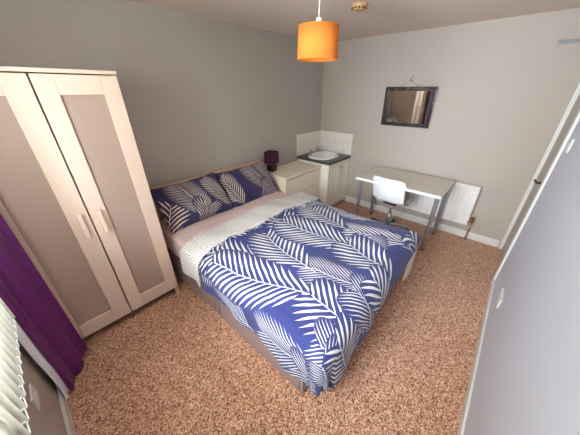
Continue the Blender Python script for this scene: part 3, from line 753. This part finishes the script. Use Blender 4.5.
sc = thing('swivel_chair', 'white plastic shell swivel chair tucked under the desk', 'chair', (-0.49, -1.525, 0), math.radians(-4))
def shell(u, v):
    x = (u-0.5)*2
    key = [(0.0, 0.235, 0.435), (0.06, 0.225, 0.452), (0.2, 0.13, 0.452), (0.38, -0.03, 0.440), (0.5, -0.125, 0.448), (0.60, -0.190, 0.488), (0.72, -0.235, 0.575), (0.86, -0.266, 0.69), (0.96, -0.282, 0.780), (1.0, -0.296, 0.797)]
    for (v0, a0, z0), (v1, a1, z1) in zip(key, key[1:]):
        if v <= v1+1e-9:
            k = (v-v0)/(v1-v0); px, pz = a0+(a1-a0)*k, z0+(z1-z0)*k; break
    hw = 0.205-0.010*math.sin(v*math.pi)
    e = min(v, 1-v)/0.10
    if e < 1: hw *= 1-0.16*(1-e)**2.2
    ax = abs(x)
    back = max(0, min(1, (v-0.5)/0.2))
    px += back*0.055*ax**2.4; pz += (1-back)*0.030*ax**3*(1 if v > 0.1 else 0.3)
    if v > 0.9: pz -= 0.014*ax**4
    return (px, x*hw, pz)
o = obj('seat_shell', grid(shell, 24, 36), M['plastic'], sc, smooth=True); solid(o, 0.008, 0); subsurf(o, 1)
b = tube(bmesh.new(), [(0, 0, 0.10), (0, 0, 0.26)], 0.024, 16); tube(b, [(0, 0, 0.26), (0, 0, 0.41)], 0.014, 16)
obj('gas_column', b, M['brushed'], sc, smooth=True)
b = box(-0.09, 0.09, -0.08, 0.08, 0.405, 0.425); tube(b, [(0.03, -0.08, 0.41), (0.05, -0.19, 0.41)], 0.006)
obj('seat_plate', b, M['black'], sc, bevel=0.003)
for k in range(5):
    a = math.radians(72*k+8); cx, cy_ = math.cos(a), math.sin(a)
    lg = obj('base_arm', tube(bmesh.new(), [(cx*0.015, cy_*0.015, 0.105), (cx*0.12, cy_*0.12, 0.098), (cx*0.255, cy_*0.255, 0.068)], [0.022, 0.017, 0.012], 10), M['brushed'], sc, smooth=True)
    b = bmesh.new()
    for off in (-0.013, 0.013):
        p = Vector((cx*0.255, cy_*0.255, 0.027)); n = Vector((-cy_, cx, 0)); tube(b, [p+n*(off-0.007), p+n*(off+0.007)], 0.026, 18)
    tube(b, [(cx*0.255, cy_*0.255, 0.03), (cx*0.255, cy_*0.255, 0.066)], 0.007, 8)
    obj('castor', b, M['black'], lg)

# ------------------------------------------------------------------ mirror on the wall
mz, my = 1.497, -1.315
mr = thing('wall_mirror', 'rectangular mirror with a dark glass border hung on the cream wall', 'mirror', (-0.016, my, 1.268))
mr.rotation_euler = (0, math.radians(-3.0), 0)
mw, mh = 0.60, 0.455
obj('backing', box(-0.006, 0.004, -mw/2, mw/2, 0, mh), M['black'], mr)
obj('mirror_glass', box(-0.0095, -0.006, -mw/2+0.055, mw/2-0.055, 0.045, mh-0.045), M['mirror'], mr)
def seg_y(y0, y1, z0, z1): obj('border_tile', box(-0.012, -0.006, y0+0.0015, y1-0.0015, z0+0.0015, z1-0.0015), M['pewter'], mr, bevel=0.003)
ys = [-mw/2, -0.16, 0.02, 0.16, mw/2]
for a, c_ in zip(ys, ys[1:]): seg_y(a, c_, 0, 0.036); seg_y(a, c_, mh-0.036, mh)
zs = [0.036, 0.16, 0.30, mh-0.036]
for a, c_ in zip(zs, zs[1:]): seg_y(-mw/2, -mw/2+0.045, a, c_); seg_y(mw/2-0.045, mw/2, a, c_)
obj('hanging_wire', tube(bmesh.new(), [(-0.002, -0.10, mh), (0.004, 0.012, mh+0.062), (-0.002, 0.12, mh)], 0.0018, 6), M['dark_brass'], mr, smooth=True)
hk = tube(bmesh.new(), [(0.0, 0, 0), (-0.014, 0, 0.0), (-0.020, 0, 0.012)], 0.003, 8)
tube(hk, [(-0.004+0, 0.020*math.cos(t), 0.022+0.020*math.sin(t)) for t in [math.radians(-120+i*24) for i in range(13)]], 0.0022, 6)
o = obj('wall_hook', hk, M['dark_brass'], smooth=True); o.location = (-0.001, my+0.012, 1.787); tag(o, 'small dark metal hook holding the mirror wire', 'hook')

# ------------------------------------------------------------------ pendant lamp and smoke detector
PX, PY = -1.985, -1.335
pl = thing('pendant_lamp', 'orange drum shade pendant lamp hanging on a white cord', 'lamp', (PX, PY, 0))
b = bmesh.new(); lathe(b, [(0.128, 1.866), (0.123, 2.036)], n=64, cap0=False, cap1=False)
o = obj('lamp_shade', b, M['orange'], pl, smooth=True); solid(o, 0.0015, 0)
for r, z in ((0.1285, 1.866), (0.1235, 2.036)):
    b = bmesh.new(); tube(b, [(r*math.cos(2*math.pi*k/64), r*math.sin(2*math.pi*k/64), z) for k in range(64)], 0.0022, 6, close=True)
    obj('shade_ring', b, M['orange'], pl, smooth=True)
for k in range(3):
    b = bmesh.new(); a = 2*math.pi*k/3; tube(b, [(0.022*math.cos(a), 0.022*math.sin(a), 2.034), (0.122*math.cos(a), 0.122*math.sin(a), 2.035)], 0.0016, 6); obj('shade_spoke', b, M['trim'], pl, smooth=True)

b = lathe(bmesh.new(), [(0.012, 2.080), (0.018, 2.074), (0.020, 2.034), (0.018, 2.00)][::-1], n=24); obj('bulb_holder', b, M['plastic'], pl, smooth=True)
obj('cord', tube(bmesh.new(), [(0, 0, 2.07), (0, 0, H-0.02)], 0.003, 8), M['plastic'], pl, smooth=True)
obj('ceiling_rose', lathe(bmesh.new(), [(0.02, H-0.035), (0.045, H-0.02), (0.048, H-0.0005)], n=32), M['plastic'], pl, smooth=True)
bulbm = mat('lit_bulb', (255, 236, 190), 0.4, emit=((255, 214, 140), 3.0))
bulb_o = obj('bulb', lathe(bmesh.new(), [(0.004, 1.905), (0.020, 1.912), (0.029, 1.932), (0.028, 1.955), (0.016, 1.985), (0.013, 1.999)], n=24), bulbm, pl, smooth=True); bulb_o.visible_shadow = True
l = bpy.data.lights.new('bulb_light', 'POINT'); l.energy = 5.5; l.color = (1.0, 0.72, 0.40); l.shadow_soft_size = 0.03
lo = bpy.data.objects.new('bulb_light', l); COL.objects.link(lo); lo.location = (PX, PY+0.0, 1.955)

sm = thing('smoke_detector', 'round yellowed smoke detector on the ceiling beyond the pendant lamp', 'smoke detector', (-1.30, -1.215, H-0.04))
obj('detector_body', lathe(bmesh.new(), [(0.036, 0.0), (0.048, 0.006), (0.055, 0.020), (0.062, 0.024), (0.066, 0.0395)], n=36), M['smoke'], sm, smooth=False, bevel=0.001)
b = bmesh.new()
for k in range(12):
    a = 2*math.pi*k/12; t = 0.052
    bx(b, t*math.cos(a)-0.006, t*math.cos(a)+0.006, t*math.sin(a)-0.006, t*math.sin(a)+0.006, 0.009, 0.016)
obj('vent_slots', b, M['black'], sm)
